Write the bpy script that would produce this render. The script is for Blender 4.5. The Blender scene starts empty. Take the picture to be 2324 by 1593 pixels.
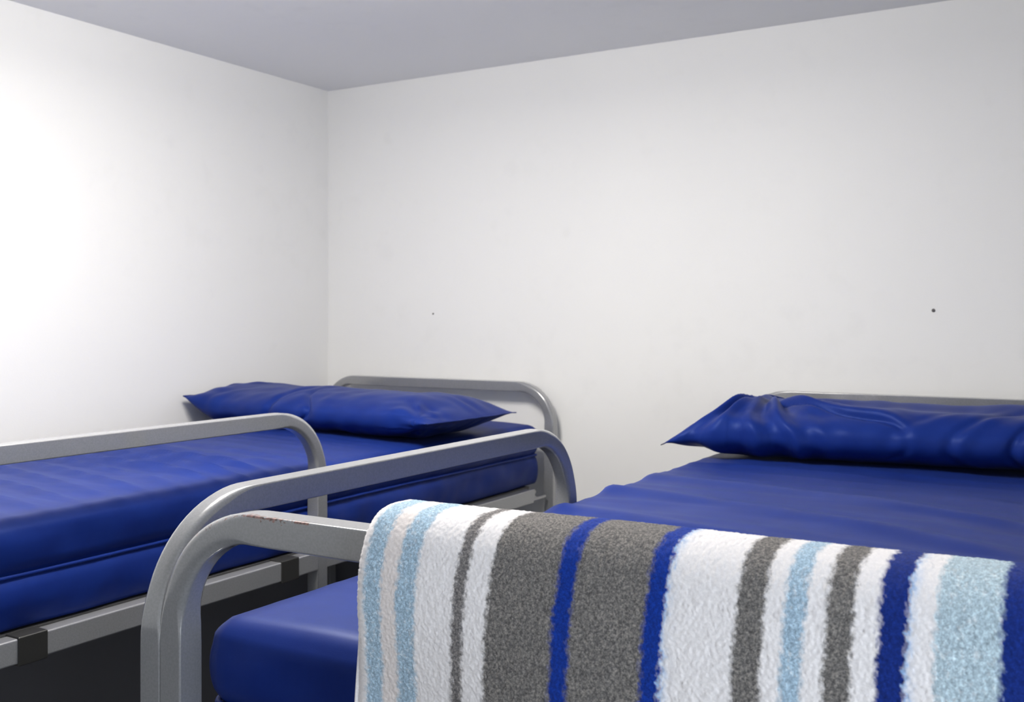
import bpy, bmesh, math, random
import numpy as np
from mathutils import Vector, Matrix

# ------------------------------------------------------------------ camera, light, exposure
scene = bpy.context.scene
EYE = 1.80                       # camera height above the floor
CEIL = EYE + 0.776
RX, RY = 3.2, -3.6              # right wall / front wall positions
F_PX, W_PX, H_PX = 2340.0, 2324.0, 1593.0

cam_d = bpy.data.cameras.new('camera')
cam = bpy.data.objects.new('camera', cam_d)
scene.collection.objects.link(cam)
scene.camera = cam
cam.location = (2.342, -2.7119, EYE)
cam.rotation_euler = (math.radians(90.0), 0, 0.5359)
cam_d.sensor_fit = 'HORIZONTAL'
cam_d.sensor_width = 36.0
cam_d.lens = 36.0 * F_PX / W_PX
cam_d.shift_y = -(H_PX / 2 - 721.9) / W_PX
cam_d.dof.use_dof = True
cam_d.dof.focus_distance = 1.15
cam_d.dof.aperture_fstop = 13
cam_d.clip_start = 0.02

world = bpy.data.worlds.new('world')
scene.world = world
world.use_nodes = True
world.node_tree.nodes['Background'].inputs[0].default_value = (0.6, 0.7, 0.9, 1)
world.node_tree.nodes['Background'].inputs[1].default_value = 0.0

scene.view_settings.view_transform = 'Standard'
scene.view_settings.look = 'None'
scene.view_settings.exposure = -0.22
scene.view_settings.gamma = 1.0
scene.view_settings.use_curve_mapping = False

LAMP = (1.13, -1.48)             # opal ceiling lamp, its light comes from its own glowing diffuser
LAMP_SIDE, LAMP_H = 0.42, 0.085
LAMP_STRENGTH = 55.0
LAMP_COLOR = (1.0, 0.955, 0.885, 1)

# added fill light in front of a made-up window, unseen in the right wall
FILL_WIN = (-3.25, -2.25, 1.02, 2.12)  # y0, y1, z0, z1
wd = bpy.data.lights.new('window_fill', 'AREA')
wd.shape = 'RECTANGLE'; wd.size = FILL_WIN[3] - FILL_WIN[2] - 0.1; wd.size_y = FILL_WIN[1] - FILL_WIN[0] - 0.1
wd.energy = 16.5
wd.color = (0.86, 0.93, 1.0)
wo = bpy.data.objects.new('window_fill', wd)
scene.collection.objects.link(wo)
wo.location = (RX - 0.045, (FILL_WIN[0] + FILL_WIN[1]) / 2, (FILL_WIN[2] + FILL_WIN[3]) / 2)
wo.rotation_euler = (0, math.radians(90), 0)

# ------------------------------------------------------------------ materials
def new_mat(name):
    m = bpy.data.materials.new(name)
    m.use_nodes = True
    nt = m.node_tree
    b = nt.nodes['Principled BSDF']
    return m, nt, b

def N(nt, t, **kw):
    n = nt.nodes.new(t)
    for k, v in kw.items():
        setattr(n, k, v)
    return n

def noise(nt, scale, detail=4, rough=0.5, vec=None):
    n = N(nt, 'ShaderNodeTexNoise')
    n.inputs['Scale'].default_value = scale
    n.inputs['Detail'].default_value = detail
    n.inputs['Roughness'].default_value = rough
    if vec is None:
        g = N(nt, 'ShaderNodeNewGeometry'); vec = g.outputs['Position']
    nt.links.new(vec, n.inputs['Vector'])
    return n

def bump(nt, b, height, strength, dist):
    bp = N(nt, 'ShaderNodeBump')
    bp.inputs['Strength'].default_value = strength
    bp.inputs['Distance'].default_value = dist
    nt.links.new(height, bp.inputs['Height'])
    nt.links.new(bp.outputs['Normal'], b.inputs['Normal'])
    return bp

def ramp(nt, fac, stops, interp='LINEAR'):
    r = N(nt, 'ShaderNodeValToRGB')
    r.color_ramp.interpolation = interp
    e = r.color_ramp.elements
    while len(e) > 1: e.remove(e[-1])
    e[0].position = stops[0][0]; e[0].color = stops[0][1]
    for p, c in stops[1:]:
        k = e.new(p); k.color = c
    nt.links.new(fac, r.inputs[0])
    return r

def paint_wall(name, base, low_shade=None, rough=0.55):
    m, nt, b = new_mat(name)
    n1 = noise(nt, 1.6, 5, 0.6)
    n2 = noise(nt, 14.0, 3, 0.5)
    mix = N(nt, 'ShaderNodeMath', operation='MULTIPLY'); nt.links.new(n1.outputs[0], mix.inputs[0]); nt.links.new(n2.outputs[0], mix.inputs[1])
    c1 = tuple(x * 0.955 for x in base) + (1,)
    r = ramp(nt, mix.outputs[0], [(0.08, base + (1,)), (0.30, base + (1,)), (0.52, c1)])
    # faint scuff marks
    n3 = noise(nt, 9.0, 2, 0.4)
    sc = ramp(nt, n3.outputs[0], [(0.0, (1, 1, 1, 1)), (0.70, (1, 1, 1, 1)), (0.80, (0.965, 0.965, 0.965, 1))])
    mm = N(nt, 'ShaderNodeMix', data_type='RGBA', blend_type='MULTIPLY'); mm.inputs[0].default_value = 1.0
    nt.links.new(r.outputs[0], mm.inputs[6]); nt.links.new(sc.outputs[0], mm.inputs[7])
    out = mm.outputs[2]
    if low_shade is not None:
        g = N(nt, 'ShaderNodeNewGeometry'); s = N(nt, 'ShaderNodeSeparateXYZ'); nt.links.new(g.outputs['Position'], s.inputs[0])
        lt = N(nt, 'ShaderNodeMath', operation='LESS_THAN'); lt.inputs[1].default_value = low_shade[0]
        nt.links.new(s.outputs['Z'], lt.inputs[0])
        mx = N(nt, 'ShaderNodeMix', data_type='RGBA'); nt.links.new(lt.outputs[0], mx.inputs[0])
        nt.links.new(out, mx.inputs[6]); mx.inputs[7].default_value = low_shade[1] + (1,)
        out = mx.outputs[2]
    nt.links.new(out, b.inputs['Base Color'])
    b.inputs['Roughness'].default_value = rough
    b.inputs['Specular IOR Level'].default_value = 0.25
    nf = noise(nt, 260.0, 3, 0.6)
    bump(nt, b, nf.outputs[0], 0.12, 0.002)
    return m

M_WALL = paint_wall('white_wall_paint', (0.81, 0.81, 0.805), low_shade=(1.06, (0.135, 0.135, 0.15)))  # darkness under the bunks is painted into the lower walls
M_CEIL = paint_wall('white_ceiling_paint', (0.85, 0.85, 0.855), rough=0.7)

def m_floor():
    m, nt, b = new_mat('dark_grey_vinyl')
    n = noise(nt, 30, 5)
    r = ramp(nt, n.outputs[0], [(0.3, (0.16, 0.16, 0.165, 1)), (0.7, (0.22, 0.22, 0.22, 1))])
    nt.links.new(r.outputs[0], b.inputs['Base Color']); b.inputs['Roughness'].default_value = 0.45
    return m
M_FLOOR = m_floor()

def m_metal(name, col, rough=0.32, chips=None, metallic=0.0):
    m, nt, b = new_mat(name)
    n = noise(nt, 420, 2, 0.5)
    lo_, hi = tuple(c * 0.93 for c in col), tuple(min(1, c * 1.06) for c in col)
    r = ramp(nt, n.outputs[0], [(0.35, lo_ + (1,)), (0.65, hi + (1,))])
    out = r.outputs[0]
    if chips:
        # paint chipped off along the upper front edge of the rail and round its bend
        g = N(nt, 'ShaderNodeNewGeometry'); sp = N(nt, 'ShaderNodeSeparateXYZ'); nt.links.new(g.outputs['Position'], sp.inputs[0])
        def mth(op, a_, b_=None, c_=None):
            n_ = N(nt, 'ShaderNodeMath', operation=op)
            for k_, v_ in enumerate((a_, b_, c_)):
                if v_ is None: continue
                if isinstance(v_, (int, float)): n_.inputs[k_].default_value = v_
                else: nt.links.new(v_, n_.inputs[k_])
            return n_.outputs[0]
        X_, Y_, Z_ = sp.outputs['X'], sp.outputs['Y'], sp.outputs['Z']
        xc, zc, R_ = chips
        dx = mth('MINIMUM', mth('SUBTRACT', X_, xc), 0.0)
        dz = mth('SUBTRACT', Z_, zc)
        r_ = mth('SQRT', mth('ADD', mth('MULTIPLY', dx, dx), mth('MULTIPLY', dz, dz)))
        depth = mth('SUBTRACT', R_, r_)                  # distance below the outer surface
        back = mth('SUBTRACT', Y_, -1.990)               # distance behind the front face
        na_ = noise(nt, 130, 4, 0.7); nb_ = noise(nt, 45, 3, 0.6)
        # width of the chip on the front face and on the top face
        wf = mth('MULTIPLY', mth('SUBTRACT', na_.outputs[0], 0.44), 0.022)
        wt = mth('MULTIPLY', mth('SUBTRACT', nb_.outputs[0], 0.43), 0.050)
        front = mth('MULTIPLY', mth('LESS_THAN', depth, wf), mth('LESS_THAN', back, 0.0025))
        top = mth('MULTIPLY', mth('LESS_THAN', back, wt), mth('LESS_THAN', depth, 0.0022))
        rngf = mth('MULTIPLY', mth('COMPARE', X_, 1.600, 0.075), mth('GREATER_THAN', Z_, zc + 0.060))
        rngt = mth('COMPARE', X_, 1.655, 0.040)
        acc = mth('MAXIMUM', mth('MULTIPLY', front, rngf), mth('MULTIPLY', top, rngt))
        n5 = noise(nt, 300, 2)
        rc = ramp(nt, n5.outputs[0], [(0.38, (0.05, 0.025, 0.02, 1)), (0.60, (0.24, 0.12, 0.105, 1))])
        mx = N(nt, 'ShaderNodeMix', data_type='RGBA'); nt.links.new(acc, mx.inputs[0]); nt.links.new(out, mx.inputs[6]); nt.links.new(rc.outputs[0], mx.inputs[7])
        out = mx.outputs[2]
    nt.links.new(out, b.inputs['Base Color'])
    b.inputs['Roughness'].default_value = rough
    b.inputs['Metallic'].default_value = metallic
    if metallic > 0:
        b.inputs['Coat Weight'].default_value = 1.0; b.inputs['Coat Roughness'].default_value = 0.09; b.inputs['Coat IOR'].default_value = 1.9
    n2 = noise(nt, 600, 2, 0.5)
    bump(nt, b, n2.outputs[0], 0.05, 0.0006)
    return m

ZT = EYE - 0.189                 # top of every rail loop
M_METAL = m_metal('grey_painted_steel', (0.238, 0.243, 0.256), 0.3, metallic=0.12)
M_METAL_CHIP = m_metal('grey_painted_steel_chipped', (0.238, 0.243, 0.256), 0.3, metallic=0.12, chips=(1.619, ZT - 0.125, 0.125))
M_BLACK = m_metal('black_plastic', (0.022, 0.022, 0.021), 0.4)
M_SLAT = m_metal('dark_bed_base', (0.05, 0.05, 0.052), 0.6)

def m_vinyl():
    m, nt, b = new_mat('blue_wipe_clean_vinyl')
    n = noise(nt, 18, 4, 0.6)
    r = ramp(nt, n.outputs[0], [(0.3, (0.006, 0.019, 0.145, 1)), (0.7, (0.0075, 0.024, 0.17, 1))])
    nt.links.new(r.outputs[0], b.inputs['Base Color'])
    b.inputs['Roughness'].default_value = 0.46
    b.inputs['Specular IOR Level'].default_value = 0.17
    b.inputs['Specular Tint'].default_value = (0.42, 0.58, 1.0, 1)
    b.inputs['Sheen Weight'].default_value = 0.02
    b.inputs['Sheen Roughness'].default_value = 0.4
    b.inputs['Sheen Tint'].default_value = (0.6, 0.7, 1.0, 1)
    n2 = noise(nt, 900, 2, 0.5)
    bump(nt, b, n2.outputs[0], 0.12, 0.0006)
    return m
M_VINYL = m_vinyl()

def m_blanket():
    m, nt, b = new_mat('striped_fleece_pile')
    at = N(nt, 'ShaderNodeAttribute', attribute_name='stripe')
    he = N(nt, 'ShaderNodeAttribute', attribute_name='heather')
    n = noise(nt, 1100, 3, 0.7)
    n2 = noise(nt, 480, 3, 0.65)
    av = N(nt, 'ShaderNodeMath', operation='ADD'); nt.links.new(n.outputs[0], av.inputs[0]); nt.links.new(n2.outputs[0], av.inputs[1])
    r = ramp(nt, av.outputs[0], [(0.78, (0.62, 0.62, 0.64, 1)), (1.0, (1, 1, 1, 1)), (1.22, (1.0, 1.0, 1.0, 1))])
    r.color_ramp.elements[0].position = 0.40
    r.color_ramp.elements[1].position = 0.50
    r.color_ramp.elements[2].position = 0.60
    hv = N(nt, 'ShaderNodeMath', operation='MULTIPLY'); hv.inputs[1].default_value = 0.5; nt.links.new(av.outputs[0], hv.inputs[0])
    nt.links.new(hv.outputs[0], r.inputs[0])
    r.color_ramp.elements[0].color = (0.45, 0.45, 0.47, 1)
    r.color_ramp.elements[1].color = (0.95, 0.95, 0.95, 1)
    r.color_ramp.elements[2].color = (1.9, 1.85, 1.75, 1)
    mu = N(nt, 'ShaderNodeMix', data_type='RGBA', blend_type='MULTIPLY')
    nt.links.new(he.outputs['Fac'], mu.inputs[0]); nt.links.new(at.outputs['Color'], mu.inputs[6]); nt.links.new(r.outputs[0], mu.inputs[7])
    nt.links.new(mu.outputs[2], b.inputs['Base Color'])
    b.inputs['Roughness'].default_value = 0.95
    b.inputs['Specular IOR Level'].default_value = 0.1
    b.inputs['Sheen Weight'].default_value = 0.06
    b.inputs['Sheen Roughness'].default_value = 0.6
    bump(nt, b, n.outputs[0], 0.35, 0.001)
    return m
M_BLANKET = m_blanket()

# ------------------------------------------------------------------ object helpers
def tag(o, label=None, cat=None, group=None, kind=None):
    if label: o['label'] = label
    if cat: o['category'] = cat
    if group: o['group'] = group
    if kind: o['kind'] = kind
    return o

def link(name, me, mat=None, parent=None, smooth=True):
    o = bpy.data.objects.new(name, me)
    scene.collection.objects.link(o)
    if mat: me.materials.append(mat)
    if smooth:
        me.polygons.foreach_set('use_smooth', [True] * len(me.polygons))
    if parent is not None: o.parent = parent
    return o

def empty(name, loc=(0, 0, 0)):
    o = bpy.data.objects.new(name, None)
    scene.collection.objects.link(o); o.location = loc; o.empty_display_size = 0.1
    return o

def mesh_from(name, verts, faces):
    me = bpy.data.meshes.new(name)
    me.from_pydata([tuple(v) for v in verts], [], [tuple(f) for f in faces])
    me.update()
    return me

def box_bm(bm, x0, x1, y0, y1, z0, z1, bev=0.0):
    r = bmesh.ops.create_cube(bm, size=1.0)
    vs = r['verts']
    for v in vs:
        v.co = Vector(((x0 + x1) / 2 + v.co.x * (x1 - x0), (y0 + y1) / 2 + v.co.y * (y1 - y0), (z0 + z1) / 2 + v.co.z * (z1 - z0)))
    if bev > 0:
        es = list({e for v in vs for e in v.link_edges})
        bmesh.ops.bevel(bm, geom=es, offset=bev, segments=3, profile=0.5, affect='EDGES')

def box(name, mat, b6, bev=0.0, parent=None, smooth=False):
    bm = bmesh.new(); box_bm(bm, *b6, bev=bev)
    bmesh.ops.recalc_face_normals(bm, faces=bm.faces[:])
    me = bpy.data.meshes.new(name); bm.to_mesh(me); bm.free()
    o = link(name, me, mat, parent, smooth=False)
    if bev > 0:
        me.polygons.foreach_set('use_smooth', [len(p.vertices) == 4 and p.area < 4 * bev * max(b6[1]-b6[0], b6[3]-b6[2], b6[5]-b6[4]) and False for p in me.polygons])
    return o

# square tube swept along a planar path
def sweep(path, tangents, radii, nvec, w=0.03):
    """path points, unit tangents, corner radius at each; nvec = normal of the bend plane"""
    verts, faces = [], []
    h = w / 2
    K = 4
    ring = None
    for p, t, r in zip(path, tangents, radii):
        t = Vector(t).normalized(); n = Vector(nvec).normalized(); b = t.cross(n)
        pts = []
        for (sx, sy, a0) in ((1, 1, 0), (-1, 1, 90), (-1, -1, 180), (1, -1, 270)):
            for k in range(K + 1):
                a = math.radians(a0 + 90 * k / K)
                u = sx * (h - r) + r * math.cos(a); v = sy * (h - r) + r * math.sin(a)
                pts.append(Vector(p) + n * u + b * v)
        base = len(verts); verts += pts
        m = len(pts)
        if ring is not None:
            for i in range(m):
                j = (i + 1) % m
                faces.append((ring + i, ring + j, base + j, base + i))
        ring = base
    m = 4 * (K + 1)
    faces.append(tuple(range(m))[::-1]); faces.append(tuple(range(ring, ring + m)))
    return verts, faces

def loop_tube(name, A, B, z0a, z0b, ztop, R, mat, parent, w=0.03, sharp=0.0022, soft=0.0085, zmat=None):
    """an inverted U of square tube between plan points A and B (centre lines); ztop = upper surface"""
    A = Vector((A[0], A[1], 0)); B = Vector((B[0], B[1], 0))
    d = (B - A).normalized(); up = Vector((0, 0, 1))
    n = up.cross(d)
    zc = ztop - w / 2; Rc = R - w / 2
    P, T, Rd = [], [], []
    def add(p, t, r): P.append(p); T.append(t); Rd.append(r)
    add(A + up * z0a, up, sharp)
    for f in (0.5, 0.8, 0.95):
        add(A + up * (z0a + (zc - Rc - z0a) * f), up, sharp)
    add(A + up * (zc - Rc - 0.02), up, sharp)
    S = 18
    for k in range(S + 1):
        a = math.pi / 2 * k / S
        c = A + d * Rc + up * (zc - Rc)
        rr = sharp + (soft - sharp) * min(1, math.sin(math.pi * (k + 0.6) / (S + 1.2)) * 1.6)
        add(c - d * Rc * math.cos(a) + up * Rc * math.sin(a), up * math.cos(a) + d * math.sin(a), rr)
    L = (B - A).length
    for f in (0.04, 0.2, 0.4, 0.6, 0.8, 0.96):
        add(A + d * (Rc + (L - 2 * Rc) * f) + up * zc, d, sharp)
    for k in range(S + 1):
        a = math.pi / 2 * k / S
        c = B - d * Rc + up * (zc - Rc)
        rr = sharp + (soft - sharp) * min(1, math.sin(math.pi * (k + 0.6) / (S + 1.2)) * 1.6)
        add(c + d * Rc * math.sin(a) + up * Rc * math.cos(a), d * math.cos(a) - up * math.sin(a), rr)
    add(B + up * (zc - Rc - 0.02), -up, sharp)
    for f in (0.95, 0.8, 0.5, 0.0):
        add(B + up * (z0b + (zc - Rc - z0b) * f), -up, sharp)
    v, f = sweep(P, T, Rd, n, w)
    me = mesh_from(name, v, f)
    o = link(name, me, mat, parent)
    wn = o.modifiers.new('weighted_normal', 'WEIGHTED_NORMAL'); wn.weight = 100; wn.keep_sharp = True
    return o

# smooth value noise for wrinkles and pile (numpy)
def vnoise(x, y, seed=0):
    xi = np.floor(x).astype(np.int64); yi = np.floor(y).astype(np.int64)
    xf = x - xi; yf = y - yi
    def h(a, b):
        n = (a * 374761393 + b * 668265263 + seed * 982451653) & 0x7fffffff
        n = ((n ^ (n >> 13)) * 1274126177) & 0x7fffffff
        return ((n ^ (n >> 16)) & 0xffff) / 65535.0 * 2 - 1
    u = xf * xf * (3 - 2 * xf); v = yf * yf * (3 - 2 * yf)
    return (h(xi, yi) * (1 - u) + h(xi + 1, yi) * u) * (1 - v) + (h(xi, yi + 1) * (1 - u) + h(xi + 1, yi + 1) * u) * v

def smoothstep(a, b, x):
    t = np.clip((x - a) / (b - a), 0, 1); return t * t * (3 - 2 * t)

def gauss(x, s): return np.exp(-(x / s) ** 2)

def grid_faces(nu, nv, wrap_u=False):
    i = np.arange(nu if wrap_u else nu - 1); j = np.arange(nv - 1)
    I, J = np.meshgrid(i, j, indexing='ij')
    I2 = (I + 1) % nu
    return np.stack([I * nv + J, I2 * nv + J, I2 * nv + J + 1, I * nv + J + 1], -1).reshape(-1, 4)

def np_mesh(name, V, Fq):
    me = bpy.data.meshes.new(name)
    me.vertices.add(len(V)); me.vertices.foreach_set('co', V.astype(np.float32).ravel())
    me.loops.add(Fq.size); me.loops.foreach_set('vertex_index', Fq.astype(np.int32).ravel())
    me.polygons.add(len(Fq)); me.polygons.foreach_set('loop_start', np.arange(0, Fq.size, 4, dtype=np.int32))
    me.update(calc_edges=True); me.validate()
    return me

# ------------------------------------------------------------------ the room
T = 0.12
def struct(name, b6, mat):
    return tag(box(name, mat, b6), kind='structure')
struct('floor', (-T, RX + T, RY - T, T, -T, 0), M_FLOOR)
struct('ceiling', (-T, RX + T, RY - T, T, CEIL, CEIL + T), M_CEIL)
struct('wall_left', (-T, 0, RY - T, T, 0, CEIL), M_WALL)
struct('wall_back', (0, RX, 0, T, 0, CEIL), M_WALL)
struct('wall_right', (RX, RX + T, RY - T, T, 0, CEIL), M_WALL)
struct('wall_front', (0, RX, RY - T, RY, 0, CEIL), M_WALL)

# screw holes left in the back wall
def screw_hole(x, z, r, label):
    bm = bmesh.new()
    bmesh.ops.create_cone(bm, cap_ends=True, segments=20, radius1=r, radius2=r * 0.8, depth=0.0025, matrix=Matrix.Translation((0, 0, 0)) @ Matrix.Rotation(math.pi / 2, 4, 'X'))
    bmesh.ops.create_icosphere(bm, subdivisions=2, radius=r * 0.55, matrix=Matrix.Translation((0, -0.001, 0)))
    me = bpy.data.meshes.new('wall_plug'); bm.to_mesh(me); bm.free()
    o = link('wall_plug', me, M_PLUG); o.location = (x, -0.001, z)
    tag(o, label, 'wall plug', 'plugs in the back wall')
M_PLUG = m_metal('grey_wall_plug', (0.16, 0.15, 0.15), 0.7)
screw_hole(0.438, EYE + 0.014, 0.0030, 'tiny grey plug in the back wall near the room corner, above the left bed')
screw_hole(1.938, EYE + 0.019, 0.0046, 'larger grey plug in the back wall above the right-hand pillow')

# ------------------------------------------------------------------ bunk bed frames
W_BED = 0.875
Y_HEAD = -0.048                 # centre line of headboard tube
Y_FOOT = -1.975                 # centre line of foot loop tube
ZF = EYE - 0.484                # top of side frame

def bunk(name, x0, guard_side, label, chip):
    """guard_side -1: guard rail on the low-x side, +1: on the high-x side"""
    x1 = x0 + W_BED
    root = empty(name, ((x0 + x1) / 2, (Y_HEAD + Y_FOOT) / 2, 0))
    off = Vector(root.location)
    def done(o):
        o.location = -off
        return o
    w = 0.03
    gx = x0 + w / 2 if guard_side < 0 else x1 - w / 2          # guard centre line
    fa = x0 + w * 1.5 if guard_side < 0 else x0 + w / 2
    fb = x1 - w / 2 if guard_side < 0 else x1 - w * 1.5
    done(loop_tube('headboard', (x0 + w / 2, Y_HEAD), (x1 - w / 2, Y_HEAD), 0.0, 0.0, ZT, 0.125, M_METAL, root))
    done(loop_tube('footboard', (fa, Y_FOOT), (fb, Y_FOOT), 0.0, 0.0, ZT, 0.125, M_METAL_CHIP if chip else M_METAL, root))
    done(loop_tube('guard_rail', (gx, Y_FOOT), (gx, -1.068), 0.0, ZF - 0.16, ZT, 0.135, M_METAL, root))
    hf = 0.038
    for (sx, cx_) in ((-1, x0 + w / 2), (1, x1 - w / 2)):
        ya = Y_FOOT + w / 2 if sx != guard_side else Y_FOOT + w / 2
        f = done(box('side_frame', M_METAL, (cx_ - w / 2 + 0.0005, cx_ + w / 2 - 0.0005, ya, -0.175, ZF - hf, ZF), bev=0.0025, parent=root))
        for yc in (-1.731, -1.166):
            c = box('clamp', M_BLACK, (cx_ - w / 2 - 0.002, cx_ + w / 2 + 0.002, yc - 0.025, yc + 0.025, ZF - hf - 0.004, ZF + 0.0025), bev=0.002, parent=f)
            c['label'] = 'black clamp sleeve'
        # hook plate that hangs the frame in the head post
        bm = bmesh.new()
        pts = [(-0.178, ZF - 0.036), (-0.178, ZF - 0.002), (-0.150, ZF - 0.004), (-0.142, ZF - 0.012), (-0.150, ZF - 0.020), (-0.140, ZF - 0.028), (-0.082, ZF - 0.030), (-0.082, ZF - 0.036)]
        vs0 = [bm.verts.new((cx_ - 0.003, y, z)) for y, z in pts]; vs1 = [bm.verts.new((cx_ + 0.003, y, z)) for y, z in pts]
        bm.faces.new(vs0); bm.faces.new(vs1[::-1])
        for i in range(len(pts)):
            j = (i + 1) % len(pts); bm.faces.new((vs0[j], vs0[i], vs1[i], vs1[j]))
        bmesh.ops.recalc_face_normals(bm, faces=bm.faces[:])
        me = bpy.data.meshes.new('hook_plate'); bm.to_mesh(me); bm.free()
        link('hook_plate', me, M_METAL, f, smooth=False)
        # lower tier frame
        lz = 0.40
        done(box('lower_side_frame', M_METAL, (cx_ - w / 2 + 0.0005, cx_ + w / 2 - 0.0005, Y_FOOT + w / 2, Y_HEAD - w / 2, lz - hf, lz), bev=0.0025, parent=root))
    for yy in (Y_HEAD - 0.115, Y_FOOT + w / 2 + 0.02):
        done(box('cross_frame', M_METAL, (x0 + w, x1 - w, yy - 0.015, yy + 0.015, ZF - hf, ZF - 0.006), bev=0.002, parent=root))
    b = done(box('base_panel', M_SLAT, (x0 + w + 0.001, x1 - w - 0.001, Y_FOOT + w / 2 + 0.03, Y_HEAD - 0.10, ZF - 0.006, ZF + 0.002), parent=root))
    b['label'] = 'dark base board under the mattress'
    tag(root, label, 'bed', 'grey steel bunk beds')
    return root

X_L, X_R = 0.033, 1.464
bunk('bunk_bed', X_R, -1, 'grey tubular steel upper bunk nearest the camera, striped blanket over its foot rail', True)
bunk('bunk_bed', X_L, +1, 'grey tubular steel upper bunk in the corner along the left wall', False)

# ------------------------------------------------------------------ mattresses
def rounded_box(x0, x1, y0, y1, z0, z1, r, step, disp):
    nx = int((x1 - x0) / step); ny = int((y1 - y0) / step); nz = max(12, int((z1 - z0) / 0.0075))
    xs = np.linspace(x0, x1, nx + 1); ys = np.linspace(y0, y1, ny + 1); zs = np.linspace(z0, z1, nz + 1)
    idx = {}; V = []; Fq = []
    def vid(i, j, k):
        key = (i, j, k)
        if key not in idx:
            idx[key] = len(V); V.append((xs[i], ys[j], zs[k]))
        return idx[key]
    for i in range(nx):
        for j in range(ny):
            Fq.append((vid(i, j, nz), vid(i + 1, j, nz), vid(i + 1, j + 1, nz), vid(i, j + 1, nz)))
            Fq.append((vid(i, j, 0), vid(i, j + 1, 0), vid(i + 1, j + 1, 0), vid(i + 1, j, 0)))
    for i in range(nx):
        for k in range(nz):
            Fq.append((vid(i, 0, k), vid(i + 1, 0, k), vid(i + 1, 0, k + 1), vid(i, 0, k + 1)))
            Fq.append((vid(i, ny, k), vid(i, ny, k + 1), vid(i + 1, ny, k + 1), vid(i + 1, ny, k)))
    for j in range(ny):
        for k in range(nz):
            Fq.append((vid(0, j, k), vid(0, j, k + 1), vid(0, j + 1, k + 1), vid(0, j + 1, k)))
            Fq.append((vid(nx, j, k), vid(nx, j + 1, k), vid(nx, j + 1, k + 1), vid(nx, j, k + 1)))
    V = np.array(V)
    lo_ = np.array([x0 + r, y0 + r, z0 + r * 0.6]); hi = np.array([x1 - r, y1 - r, z1 - r])
    # vertical corner roundness uses r; top edge uses r
    c = np.clip(V, lo_, hi); d = V - c
    ln = np.linalg.norm(d, axis=1, keepdims=True); mx = np.abs(d).max(axis=1, keepdims=True)
    out = c + np.where(ln > 1e-9, d / np.maximum(ln, 1e-9) * mx, 0)
    nrm = np.where(ln > 1e-9, d / np.maximum(ln, 1e-9), 0)
    out = disp(out, nrm)
    return out, np.array(Fq)

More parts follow.
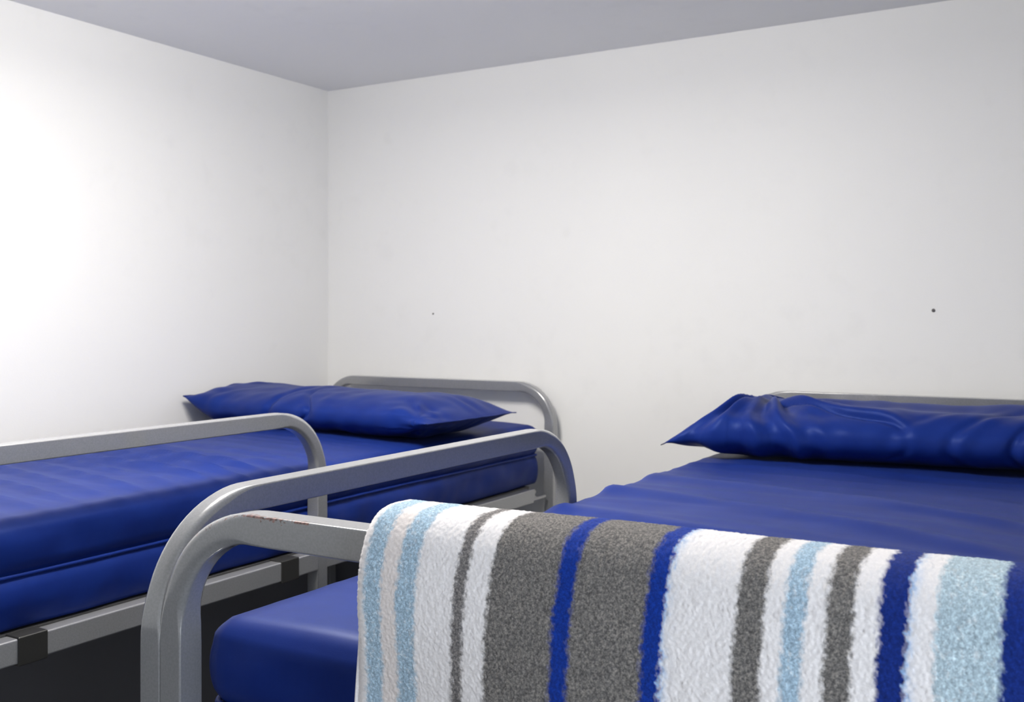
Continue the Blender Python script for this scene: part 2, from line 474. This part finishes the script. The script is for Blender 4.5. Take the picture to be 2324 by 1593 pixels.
def mattress(x0, x1, y0, y1, z0, z1, seed, ridges, label):
    cx_, cy_ = (x0 + x1) / 2, (y0 + y1) / 2
    zm = (z0 + z1) / 2
    def disp(P, nr):
        x, y, z = P[:, 0].copy(), P[:, 1].copy(), P[:, 2].copy()
        top = smoothstep(z1 - 0.012, z1 - 0.001, z)
        # crown and broad unevenness
        dz = top * (0.008 * (1 - ((x - cx_) / (x1 - x0) * 2) ** 2) + 0.0035 * vnoise(x * 4 + 3, y * 3, seed))
        dz += top * 0.0022 * vnoise(x * 9, y * 11 + 7, seed + 1)
        # ridges across the cover
        for (ya, yb, n_, amp, skew) in ridges:
            env = smoothstep(ya, ya + 0.12, y) * (1 - smoothstep(yb - 0.15, yb, y))
            ph = (y + skew * (x - cx_) + 0.014 * vnoise(x * 2.2, y * 7, seed + 3)) / n_
            wv = np.abs(np.sin(np.pi * ph)) ** 1.0
            env2 = 0.40 + 0.60 * smoothstep(-0.6, 0.5, vnoise(x * 1.3, y * 5, seed + 5))
            fx = 1 - 0.75 * smoothstep(x1 - 0.14, x1 - 0.03, x) * 1.0
            dz += top * env * env2 * fx * amp * (0.5 + 0.5 * np.cos(2 * np.pi * ph + 0.7 * np.sin(2 * np.pi * ph))) ** 1.6
        z = z + dz
        # sides: belly above and below a recessed piping line
        side = 1 - smoothstep(z1 - 0.03, z1 - 0.004, P[:, 2])
        t = (P[:, 2] - zm)
        prof = 0.006 * np.sin(np.clip(np.abs(t) / (z1 - zm), 0, 1) * np.pi) - 0.0065 * gauss(t, 0.0085)
        wr = 0.0035 * vnoise(y * 7 + x * 7, t * 22 + y * 3, seed + 8) + 0.0015 * vnoise(y * 25 + x * 25, t * 30 - y * 9, seed + 9)
        hor = nr.copy(); hor[:, 2] = 0
        x = x + hor[:, 0] * side * (prof + wr); y = y + hor[:, 1] * side * (prof + wr)
        # welt along the upper edge
        lip = gauss(P[:, 2] - (z1 - 0.013), 0.006) * 0.004
        x = x + hor[:, 0] * lip; y = y + hor[:, 1] * lip
        return np.stack([x, y, z], 1)
    V, Fq = rounded_box(x0, x1, y0, y1, z0, z1, 0.024, 0.0115, disp)
    o = link('mattress', np_mesh('mattress', V - np.array([cx_, cy_, z0]), Fq), M_VINYL)
    o.location = (cx_, cy_, z0)
    tag(o, label, 'mattress', 'blue vinyl mattresses')
    # piping around the middle of the side
    pts = []
    r = 0.024; e = 0.0015
    for (ax, ay, a0) in ((x1 - r, y1 - r, 0), (x0 + r, y1 - r, 90), (x0 + r, y0 + r, 180), (x1 - r, y0 + r, 270)):
        for k in range(9):
            a = math.radians(a0 + 90 * k / 8)
            pts.append((ax + (r + e) * math.cos(a), ay + (r + e) * math.sin(a)))
    dense = []
    for i in range(len(pts)):
        p, q = np.array(pts[i]), np.array(pts[(i + 1) % len(pts)])
        n_ = max(1, int(np.linalg.norm(q - p) / 0.02))
        for k in range(n_): dense.append(p + (q - p) * k / n_)
    dense = np.array(dense); nd = len(dense)
    tan = np.roll(dense, -1, 0) - np.roll(dense, 1, 0); tan /= np.linalg.norm(tan, axis=1, keepdims=True)
    nrm = np.stack([tan[:, 1], -tan[:, 0]], 1)
    VV = []
    for k in range(8):
        a = 2 * math.pi * k / 8
        zz = zm + 0.0034 * math.sin(a) + 0.003 * vnoise(dense[:, 0] * 3, dense[:, 1] * 3, seed + 20)
        off2 = 0.0034 * math.cos(a) - 0.0028 + 0.0033 * vnoise(dense[:, 1] * 7 + dense[:, 0] * 7, dense[:, 1] * 3, seed + 8)
        VV.append(np.stack([dense[:, 0] + nrm[:, 0] * off2, dense[:, 1] + nrm[:, 1] * off2, zz], 1))
    VV = np.stack(VV, 1).reshape(-1, 3)
    i = np.arange(nd)[:, None]; k = np.arange(8)[None, :]
    Fp = np.stack([i * 8 + k, ((i + 1) % nd) * 8 + k, ((i + 1) % nd) * 8 + (k + 1) % 8, i * 8 + (k + 1) % 8], -1).reshape(-1, 4)
    link('piping', np_mesh('piping', VV - np.array([cx_, cy_, z0]), Fp), M_VINYL, o)
    return o

Z0M = ZF + 0.0035
mattress(0.068, 0.876, -1.958, -0.088, Z0M, EYE - 0.311, 3,
         [(-2.05, -0.85, 0.070, 0.014, 0.16), (-2.05, -0.6, 0.047, 0.0035, 0.10)],
         'blue vinyl mattress with creased cover on the corner bunk by the left wall')
mattress(1.528, 2.302, -1.958, -0.088, Z0M, EYE - 0.311, 11,
         [(-1.75, -0.75, 0.19, 0.0085, 0.30), (-1.9, -0.4, 0.083, 0.0015, 0.12)],
         'blue vinyl mattress on the near bunk behind the striped blanket')

# ------------------------------------------------------------------ pillows
def pillow(cx_, cy_, zb, L, D, H, rot, label, form):
    """a stuffed cover: folded along its long sides, sewn flat at both ends"""
    nt_, na = 300, 168
    t = np.linspace(-1, 1, nt_); t = 0.55 * t + 0.45 * np.sin(t * math.pi / 2)
    th = np.linspace(0, 2 * math.pi, na, endpoint=False)
    T_, A = np.meshgrid(t, th, indexing='ij')
    P = form(T_, A, L, D, H)
    P[..., 2] = np.maximum(P[..., 2], 0.0)
    V = P.reshape(-1, 3)
    i = np.arange(nt_ - 1)[:, None]; k = np.arange(na)[None, :]
    Fq = np.stack([i * na + k, (i + 1) * na + k, (i + 1) * na + (k + 1) % na, i * na + (k + 1) % na], -1).reshape(-1, 4)
    # close both ends by stitching upper to lower half
    caps = []
    for e in (0, nt_ - 1):
        for k2 in range(na // 2 - 1):
            # angles are mirrored about the seam plane: k and na-k
            a0, a1 = k2, k2 + 1
            q = [e * na + a0, e * na + a1, e * na + (na - a1) % na, e * na + (na - a0) % na]
            if len(set(q)) == 4: caps.append(q if e == 0 else q[::-1])
    me = np_mesh('pillow', V, np.concatenate([Fq, np.array(caps)], 0))
    o = link('pillow', me, M_VINYL)
    bm = bmesh.new(); bm.from_mesh(me); bmesh.ops.recalc_face_normals(bm, faces=bm.faces[:]); bm.to_mesh(me); bm.free()
    me.polygons.foreach_set('use_smooth', [True] * len(me.polygons))
    o.location = (cx_, cy_, zb); o.rotation_euler = (0, 0, rot)
    tag(o, label, 'pillow', 'blue vinyl pillows')
    # flat sewn hem at each end
    for e, sg in ((0, -1), (nt_ - 1, 1)):
        half = np.arange(0, na // 2 + 1)
        a = P[e, half]; b2 = P[e, (na - half) % na]
        edge = (a + b2) / 2
        inner_ = (P[e + (3 if e == 0 else -3), half] + P[e + (3 if e == 0 else -3), (na - half) % na]) / 2
        d = edge - inner_; d /= np.maximum(np.linalg.norm(d, axis=1, keepdims=True), 1e-6)
        out = edge + d * 0.007 + np.stack([np.zeros(len(edge)), np.zeros(len(edge)), 0.0012 * vnoise(edge[:, 1] * 60, edge[:, 0] * 60, 3)], 1)
        up = np.array([0, 0, 0.0011])
        VV = np.concatenate([edge + up, out + up, out - up, edge - up], 0); n = len(edge)
        q = np.arange(n - 1)
        Fh = np.concatenate([np.stack([q + r * n, q + 1 + r * n, q + 1 + ((r + 1) % 4) * n, q + ((r + 1) % 4) * n], -1) for r in range(4)], 0)
        link('hem', np_mesh('hem', VV, Fh), M_VINYL, o)
    return o

def tube_section(A, a, b, ex):
    c, s_ = np.cos(A), np.sin(A)
    return a * np.sign(c) * np.abs(c) ** (2 / ex), b * np.sign(s_) * np.abs(s_) ** (2 / ex)

def form_left(T_, A, L, D, H):
    # even, slightly slack; angle 0 = back long side, pi = front long side
    endL = np.clip((1 + T_) / 0.20, 0, 1); endR = np.clip((1 - T_) / 0.31, 0, 1)
    th_ = (np.sin(endL * math.pi / 2) ** 0.85) * (np.sin(endR * math.pi / 2) ** 0.9)
    b = H / 2 * th_ + 0.0008
    a = D / 2 * (0.985 + 0.03 * (1 - th_) - 0.02 * (1 - T_ ** 2))
    y, z = tube_section(A, a, b, 2.35)
    x = T_ * L / 2 + 0 * y
    zc = 0.5 * H * (0.90 + 0.0 * T_) * th_ + (1 - th_) * (0.048 + 0.016 * smoothstep(0, -1, T_))
    up = np.sin(A)
    # displacement along the section normal
    w = 0.0045 * vnoise(x * 11 + 3, y * 9 + 2, 21) + 0.0022 * vnoise(x * 26, y * 18 + up * 2, 22)
    ph = (x * 17 - y * 15 + 1.2 * vnoise(x * 7, y * 5, 23))
    w += 0.0040 * np.maximum(0, np.sin(ph * 1.6)) ** 2 * smoothstep(0.10, -0.12, x) * smoothstep(-0.35, 0.3, up)
    # dents in the front
    fr = smoothstep(0.25, -0.5, np.cos(A)) * smoothstep(-0.9, -0.2, up)
    w -= 0.008 * gauss(x + 0.115 - 0.35 * (z), 0.012) * fr
    w -= 0.009 * gauss(x - 0.035 + 1.1 * (z - 0.01) ** 2 * 40, 0.010) * fr
    w += 0.005 * gauss(x - 0.075, 0.03) * fr
    # puckers at the front right corner
    kx, ky = L / 2 - 0.03, -D / 2 + 0.01
    rr = np.hypot(x - kx, y - ky); an = np.arctan2(y - ky, x - kx)
    w += 0.0055 * np.sin(an * 9 + 1.5 * vnoise(rr * 20, an * 2, 25)) * gauss(rr - 0.09, 0.06)
    # general end gathers
    w += 0.0025 * np.sin(y * 95 + 3 * vnoise(y * 12, x * 4, 27)) * smoothstep(0.70, 0.97, np.abs(T_))
    w = w * np.clip(th_ * 1.6, 0.12, 1)
    y = y + w * np.cos(A); z = z + w * np.sin(A) + zc
    # left end leans up the wall a little
    z = z + 0.012 * smoothstep(-0.75, -1, T_) 
    return np.stack([x, y, z], -1)

def form_right(T_, A, L, D, H):
    endL = np.clip((1 + T_) / 0.36, 0, 1); endR = np.clip((1 - T_) / 0.35, 0, 1)
    th_ = (np.sin(endL * math.pi / 2) ** 0.75) * (np.sin(endR * math.pi / 2) ** 0.8)
    b = H / 2 * th_ + 0.0008
    a = D / 2 * (0.96 + 0.04 * (1 - th_))
    y, z = tube_section(A, a, b, 2.5)
    yy = y / (D / 2)
    x = T_ * L / 2 + 0 * y
    zc = 0.5 * H * 0.93 * th_ + (1 - th_) * 0.028
    up = np.sin(A)
    # twist of the left end: front corner low and long, back corner pulled up over the top
    e = smoothstep(-0.52, -1.0, T_) ** 1.3
    bk = (np.clip(yy, -1, 1) + 1) / 2
    kx, ky, kz = -L / 2 + 0.185, 0.045, H * 0.98
    w = 0.0045 * vnoise(x * 9 + 3, y * 9 + 2, 31) + 0.0022 * vnoise(x * 24, y * 18 + up * 2, 32)
    dx, dy = x - kx, (y - ky) * 0.9 - (1 - up) * 0.05
    rr = np.hypot(dx, dy); an = np.arctan2(dy, dx)
    fan = np.sin(an * 13 + 2.0 * vnoise(rr * 12, an * 2.5, 33)) * gauss(rr - 0.12, 0.085)
    w += 0.010 * fan * smoothstep(-0.95, -0.4, up) * smoothstep(0.07, -0.03, y)
    dn = np.clip((ky - y) + (H * 0.6 - z) * 1.3, 0, 1)
    co = (x - kx + 0.02) / (0.05 + dn * 0.75)
    f2 = np.sin(co * 24 + 1.5 * vnoise(co * 3, dn * 9, 37))
    f2 = np.where(f2 < 0, -np.abs(f2) ** 0.7, np.abs(f2) ** 1.5)
    w += 0.0065 * f2 * smoothstep(0.06, 0.14, dn) * smoothstep(1.1, 0.5, np.abs(co + 0.25)) * smoothstep(-0.97, -0.6, up) * smoothstep(0.06, -0.02, y)
    # long crease from the knot down to the front right
    cl = (y + 0.02) + 0.62 * (x - kx - 0.02) + 0.02 * vnoise(x * 9, 0 * x, 34)
    on = smoothstep(0.0, 0.04, x - kx) * (1 - smoothstep(0.24, 0.34, x - kx)) * smoothstep(-0.8, -0.1, up)
    w += (-0.013 * gauss(cl, 0.009) + 0.008 * gauss(cl - 0.024, 0.018)) * on
    # diagonal creases at the right of view
    for (x0, sl, am, wd_) in ((0.13, 0.9, 0.0055, 0.013), (0.235, 0.7, 0.008, 0.010), (0.03, 1.3, 0.003, 0.02)):
        q = x - x0 - sl * (y + 0.16) - 0.3 * (z)
        w -= am * gauss(q, wd_) * smoothstep(0.1, -0.6, np.cos(A)) * smoothstep(-0.95, -0.3, up)
        w += am * 0.6 * gauss(q - 0.024, wd_ * 1.3) * smoothstep(0.1, -0.6, np.cos(A)) * smoothstep(-0.95, -0.3, up)
    # long soft swag along the top
    w += 0.005 * np.sin((y * 42 + x * 7 + 0.8 * vnoise(x * 5, y * 4, 36))) * smoothstep(-0.1, 0.5, up) * smoothstep(-0.15, 0.0, x - kx)
    w = w * np.clip(th_ * 1.5, 0.10, 1)
    y = y + w * np.cos(A); z = z + w * np.sin(A) + zc
    x = x + e * (-0.012 + 0.20 * bk ** 1.3)
    z = z + e * (-0.004 + (H * 0.60) * bk ** 1.2)
    y = y * (1 - 0.25 * e) - 0.015 * e * (1 - bk)
    return np.stack([x, y, z], -1)

pillow(0.480, -0.488, EYE - 0.3015, 0.880, 0.375, 0.108, -0.055,
       'flat blue vinyl pillow lying across the corner bunk, its end against the left wall', form_left)
pillow(1.925, -0.375, EYE - 0.3015, 0.93, 0.39, 0.117, 0.10,
       'plump blue vinyl pillow with a gathered corner on the near bunk, by the right edge', form_right)

# ------------------------------------------------------------------ striped blanket over the foot rail
WHT = (0.82, 0.80, 0.815); CRM = (0.76, 0.71, 0.70); LBL = (0.36, 0.50, 0.63); GRY = (0.165, 0.158, 0.155)
LGY = (0.18, 0.172, 0.175); BLU = (0.004, 0.032, 0.27); NAV = (0.006, 0.024, 0.19); LB2 = (0.42, 0.54, 0.62)
EDGES = [1.780, 1.797, 1.8135, 1.829, 1.8475, 1.885, 1.896, 1.917, 1.976, 1.991, 2.049, 2.0635, 2.115, 2.1345, 2.148, 2.1615, 2.175, 2.1925, 2.208, 2.2255, 2.242, 2.279, 2.2985, 2.325, 2.42]
COLS = [WHT, LBL, CRM, LBL, WHT, LGY, WHT, GRY, BLU, GRY, BLU, WHT, GRY, WHT, LBL, WHT, GRY, WHT, NAV, WHT, LB2, NAV, WHT, GRY]
def blanket():
    xa, xb = 1.783, 2.335
    th = 0.0265
    zr = ZT + 0.002                    # tube top; blanket lies on it
    # centre path in the YZ plane, from behind the rail over to the front
    ctrl = [(-1.943, -0.087), (-1.943, -0.060), (-1.9435, -0.030), (-1.947, 0.004), (-1.957, 0.0125), (-1.975, 0.0145), (-1.994, 0.0125),
            (-2.006, 0.0040), (-2.013, -0.009), (-2.0205, -0.033), (-2.0265, -0.062), (-2.0300, -0.098), (-2.0315, -0.145),
            (-2.032, -0.21), (-2.032, -0.28), (-2.031, -0.36), (-2.030, -0.43)]
    ctrl = [(y_, ZT + z_) for y_, z_ in ctrl]
    c_ = np.array([ctrl[0]] + ctrl + [ctrl[-1]]); fine = []
    for k in range(1, len(c_) - 2):
        for q_ in np.linspace(0, 1, 40, endpoint=False):
            p0_, p1_, p2_, p3_ = c_[k - 1], c_[k], c_[k + 1], c_[k + 2]
            fine.append(0.5 * (2 * p1_ + (p2_ - p0_) * q_ + (2 * p0_ - 5 * p1_ + 4 * p2_ - p3_) * q_ ** 2 + (3 * p1_ - p0_ - 3 * p2_ + p3_) * q_ ** 3))
    fine = np.array(fine)
    cum = np.concatenate([[0], np.cumsum(np.linalg.norm(np.diff(fine, axis=0), axis=1))])
    i_vis = cum[np.argmin(np.abs(fine[:, 1] - (EYE - 0.40)) + (fine[:, 0] > -2.0) * 9)]
    i_bk = cum[np.argmin(np.abs(fine[:, 1] - ZT) + (fine[:, 0] < -1.96) * 9)]
    sa = np.concatenate([np.arange(0, i_bk, 0.004), np.arange(i_bk, i_vis, 0.0009), np.arange(i_vis, cum[-1], 0.005)])
    path = np.stack([np.interp(sa, cum, fine[:, 0]), np.interp(sa, cum, fine[:, 1])], 1)
    ztop = ZT + 0.0145; rz = 0.03; yc = -1.975
    tan = np.gradient(path, axis=0); tan /= np.linalg.norm(tan, axis=1, keepdims=True)
    nr = np.stack([tan[:, 1], -tan[:, 0]], 1)      # (y,z) normal, outward
    # make sure the normal points outward (up on the ridge)
    mid = int(np.argmax(path[:, 1]))
    if nr[mid, 1] < 0: nr = -nr
    ln = np.concatenate([[0], np.cumsum(np.linalg.norm(np.diff(path, axis=0), axis=1))])
    ns = len(path)
    # cross-section: outer face fine, rounded ends, inner face coarse
    r = th / 2
    xs_o = np.arange(xa + r, xb - r, 0.0009)
    sec = []
    for k in range(1, 16):
        a = math.pi * k / 16
        sec.append((xa + r - r * math.sin(a), -r * math.cos(a)))
    sec += [(x, r) for x in xs_o]
    for k in range(1, 16):
        a = math.pi * k / 16
        sec.append((xb - r + r * math.sin(a), r * math.cos(a)))
    sec += [(x, -r) for x in np.linspace(xb - r, xa + r, 40)]
    sec = np.array(sec); m = len(sec)
    X = np.repeat(sec[:, 0][:, None], ns, 1)
    Off = np.repeat(sec[:, 1][:, None], ns, 1)
    Ln = np.repeat(ln[None, :], m, 0)
    zrow = np.repeat(path[:, 1][None, :], m, 0); yrow = np.repeat(path[:, 0][None, :], m, 0)
    # the folded edges bulge and pinch slightly
    drop = np.clip((ztop - 0.03 - zrow), 0, None) * (yrow < yc)
    fall = smoothstep(0.0, 0.12, drop)
    bul = 0.012 * fall * (0.15 + 0.85 * smoothstep(1.95, 2.33, X)) - 0.017 * fall * smoothstep(1.97, 1.80, X)
    leftround = smoothstep(1.86, 1.78, X)
    lift = 0.004 * vnoise(X * 7, Ln * 6, 5) * 0.6 - 0.004 * leftround * smoothstep(0, 0.02, ztop - rz * 0.4 - zrow + 0.02)
    # pile
    outer = smoothstep(-0.5 * r, 0.3 * r, Off)
    p = 0.00024 * vnoise(X / 0.0021 + 0.37 * Ln / 0.0021, Ln / 0.0021, 1) + 0.00038 * vnoise(X / 0.0012 + 50 - 0.4 * Ln / 0.0012, Ln / 0.0012, 2) + 0.00018 * vnoise(X / 0.007, Ln / 0.007 + 0.3 * X / 0.007, 9)
    tot = Off * (1.0 + 0.10 * leftround) + (bul + lift + p) * outer
    wob = 0.0006 * vnoise(Ln * 9, X * 0 + 2, 6) + 0.0006 * vnoise(X / 0.0012 + 9, Ln / 0.0012, 13) * outer
    edgew = 0.006 * vnoise(Ln * 12 + 4, X * 0, 17) * leftround
    Xo = X + wob + edgew - 0.001 * leftround * fall
    Y = path[:, 0][None, :] + nr[:, 0][None, :] * tot
    Z = path[:, 1][None, :] + nr[:, 1][None, :] * tot
    V = np.stack([Xo, Y, Z], -1)
    Fq = grid_faces(m, ns, wrap_u=True)
    Vf = V.reshape(-1, 3)
    org = np.array([2.05, -1.975, ZT])
    me = bpy.data.meshes.new('blanket')
    # close both hems with fans of quads is unnecessary: stitch outer to inner rows
    capA = [(i * ns) for i in range(m)]; capB = [(i * ns + ns - 1) for i in range(m)]
    me = np_mesh('blanket', Vf - org, Fq)
    bm = bmesh.new(); bm.from_mesh(me); bm.verts.ensure_lookup_table()
    bm.faces.new([bm.verts[i] for i in capA][::-1]); bm.faces.new([bm.verts[i] for i in capB])
    bm.to_mesh(me); bm.free()
    # stripe colours per vertex, the dark pile bleeding a little into the light
    E_, C_ = np.array(EDGES), np.array(COLS)
    def col_at(x):
        k = np.clip(np.searchsorted(E_, x) - 1, 0, len(C_) - 1)
        return C_[k], k
    Xs = X - 0.0 * Ln
    j1 = 0.0016 * vnoise(X / 0.0018, Ln / 0.0025, 31) + 0.0008 * vnoise(X / 0.004 + 7, Ln / 0.004, 32) + 0.0010 * vnoise(X * 0 + 3, Ln / 0.04, 33)
    acc = np.zeros(X.shape + (3,))
    hs = np.zeros(X.shape)
    for kk, (dx, wt) in enumerate(((-0.0016, 0.2), (-0.0006, 0.3), (0.0006, 0.3), (0.0016, 0.2))):
        c, k = col_at(Xs + j1 + dx + 0.0006 * vnoise(X / 0.0013 + kk * 9, Ln / 0.0013, 40 + kk))
        acc += c * wt
        name_h = np.array([0.10 if c3 in (WHT, CRM) else (1.0 if c3 in (GRY, LGY) else (0.55 if c3 in (LBL, LB2) else 0.5)) for c3 in COLS])
        hs += name_h[k] * wt
    # light-blue stripes carry white flecks
    # blue fluff spread over the light stripe to its right
    for c3, e1 in zip(COLS, EDGES[1:]):
        if c3 in (BLU, NAV) and 2.0 < e1 < 2.29:
            q_ = Xs + j1 * 1.5 - e1
            hf_ = np.where(q_ > 0, np.exp(-np.clip(q_, 0, 1) / 0.0024), 0) * 0.75
            acc = acc * (1 - hf_[..., None]) + hf_[..., None] * np.array([0.22, 0.45, 0.80])
    isl = np.array([1.0 if c3 in (LBL, LB2) else 0.0 for c3 in COLS])[col_at(Xs)[1]]
    fl = smoothstep(0.25, 0.9, vnoise(X / 0.0026, Ln / 0.0026, 51) * 0.6 + vnoise(X / 0.0012, Ln / 0.0012, 52) * 0.6)[..., None]
    acc = acc * (1 - 0.45 * fl * isl[..., None]) + 0.45 * fl * isl[..., None] * np.array([0.8, 0.82, 0.84])
    rgba = np.concatenate([acc, np.ones(X.shape + (1,))], -1).reshape(-1, 4).astype(np.float32)
    at = me.attributes.new('stripe', 'FLOAT_COLOR', 'POINT'); at.data.foreach_set('color', rgba.ravel())
    ah = me.attributes.new('heather', 'FLOAT', 'POINT'); ah.data.foreach_set('value', hs.reshape(-1).astype(np.float32))
    o = link('blanket', me, M_BLANKET)
    o.location = tuple(org)
    tag(o, 'fluffy folded blanket with white, grey and blue stripes hanging over the near foot rail', 'blanket')
blanket()

# ------------------------------------------------------------------ ceiling lamp, and an added window that glows as fill (out of view)
def ceiling_light():
    root = empty('ceiling_light', (LAMP[0], LAMP[1], CEIL))
    tag(root, 'square white opal lamp on the ceiling between the two bunks', 'lamp')
    m, nt, b = new_mat('white_lamp_housing'); b.inputs['Base Color'].default_value = (0.8, 0.8, 0.8, 1)
    h = LAMP_SIDE / 2
    box('housing', m, (-h - 0.01, h + 0.01, -h - 0.01, h + 0.01, -0.02, 0), bev=0.004, parent=root)
    m2, nt2, b2 = new_mat('lit_opal_glass'); b2.inputs['Base Color'].default_value = (0.9, 0.9, 0.88, 1)
    b2.inputs['Emission Color'].default_value = LAMP_COLOR; b2.inputs['Emission Strength'].default_value = LAMP_STRENGTH
    box('diffuser', m2, (-h, h, -h, h, -0.02 - LAMP_H, -0.02), bev=0.0, parent=root)
ceiling_light()

def fill_window():
    y0, y1, z0, z1 = FILL_WIN
    m, nt, b = new_mat('fill_window_frame'); b.inputs['Base Color'].default_value = (0.8, 0.8, 0.8, 1); b.inputs['Roughness'].default_value = 0.4
    bm = bmesh.new(); f = 0.05
    for (a, c, d, e) in ((y0, y1, z0, z0 + f), (y0, y1, z1 - f, z1), (y0, y0 + f, z0 + f, z1 - f), (y1 - f, y1, z0 + f, z1 - f)):
        box_bm(bm, RX - 0.035, RX, a, c, d, e)
    me = bpy.data.meshes.new('fill_window_1'); bm.to_mesh(me); bm.free()
    w = tag(link('fill_window_1', me, m, smooth=False), kind='structure')
    mg, nt, b = new_mat('glowing_fill_pane'); b.inputs['Base Color'].default_value = (0.3, 0.33, 0.36, 1); b.inputs['Roughness'].default_value = 0.05
    b.inputs['Emission Color'].default_value = (0.86, 0.93, 1.0, 1); b.inputs['Emission Strength'].default_value = 1.5
    box('fill_pane', mg, (RX - 0.012, RX - 0.004, y0 + f, y1 - f, z0 + f, z1 - f), parent=w)
fill_window()
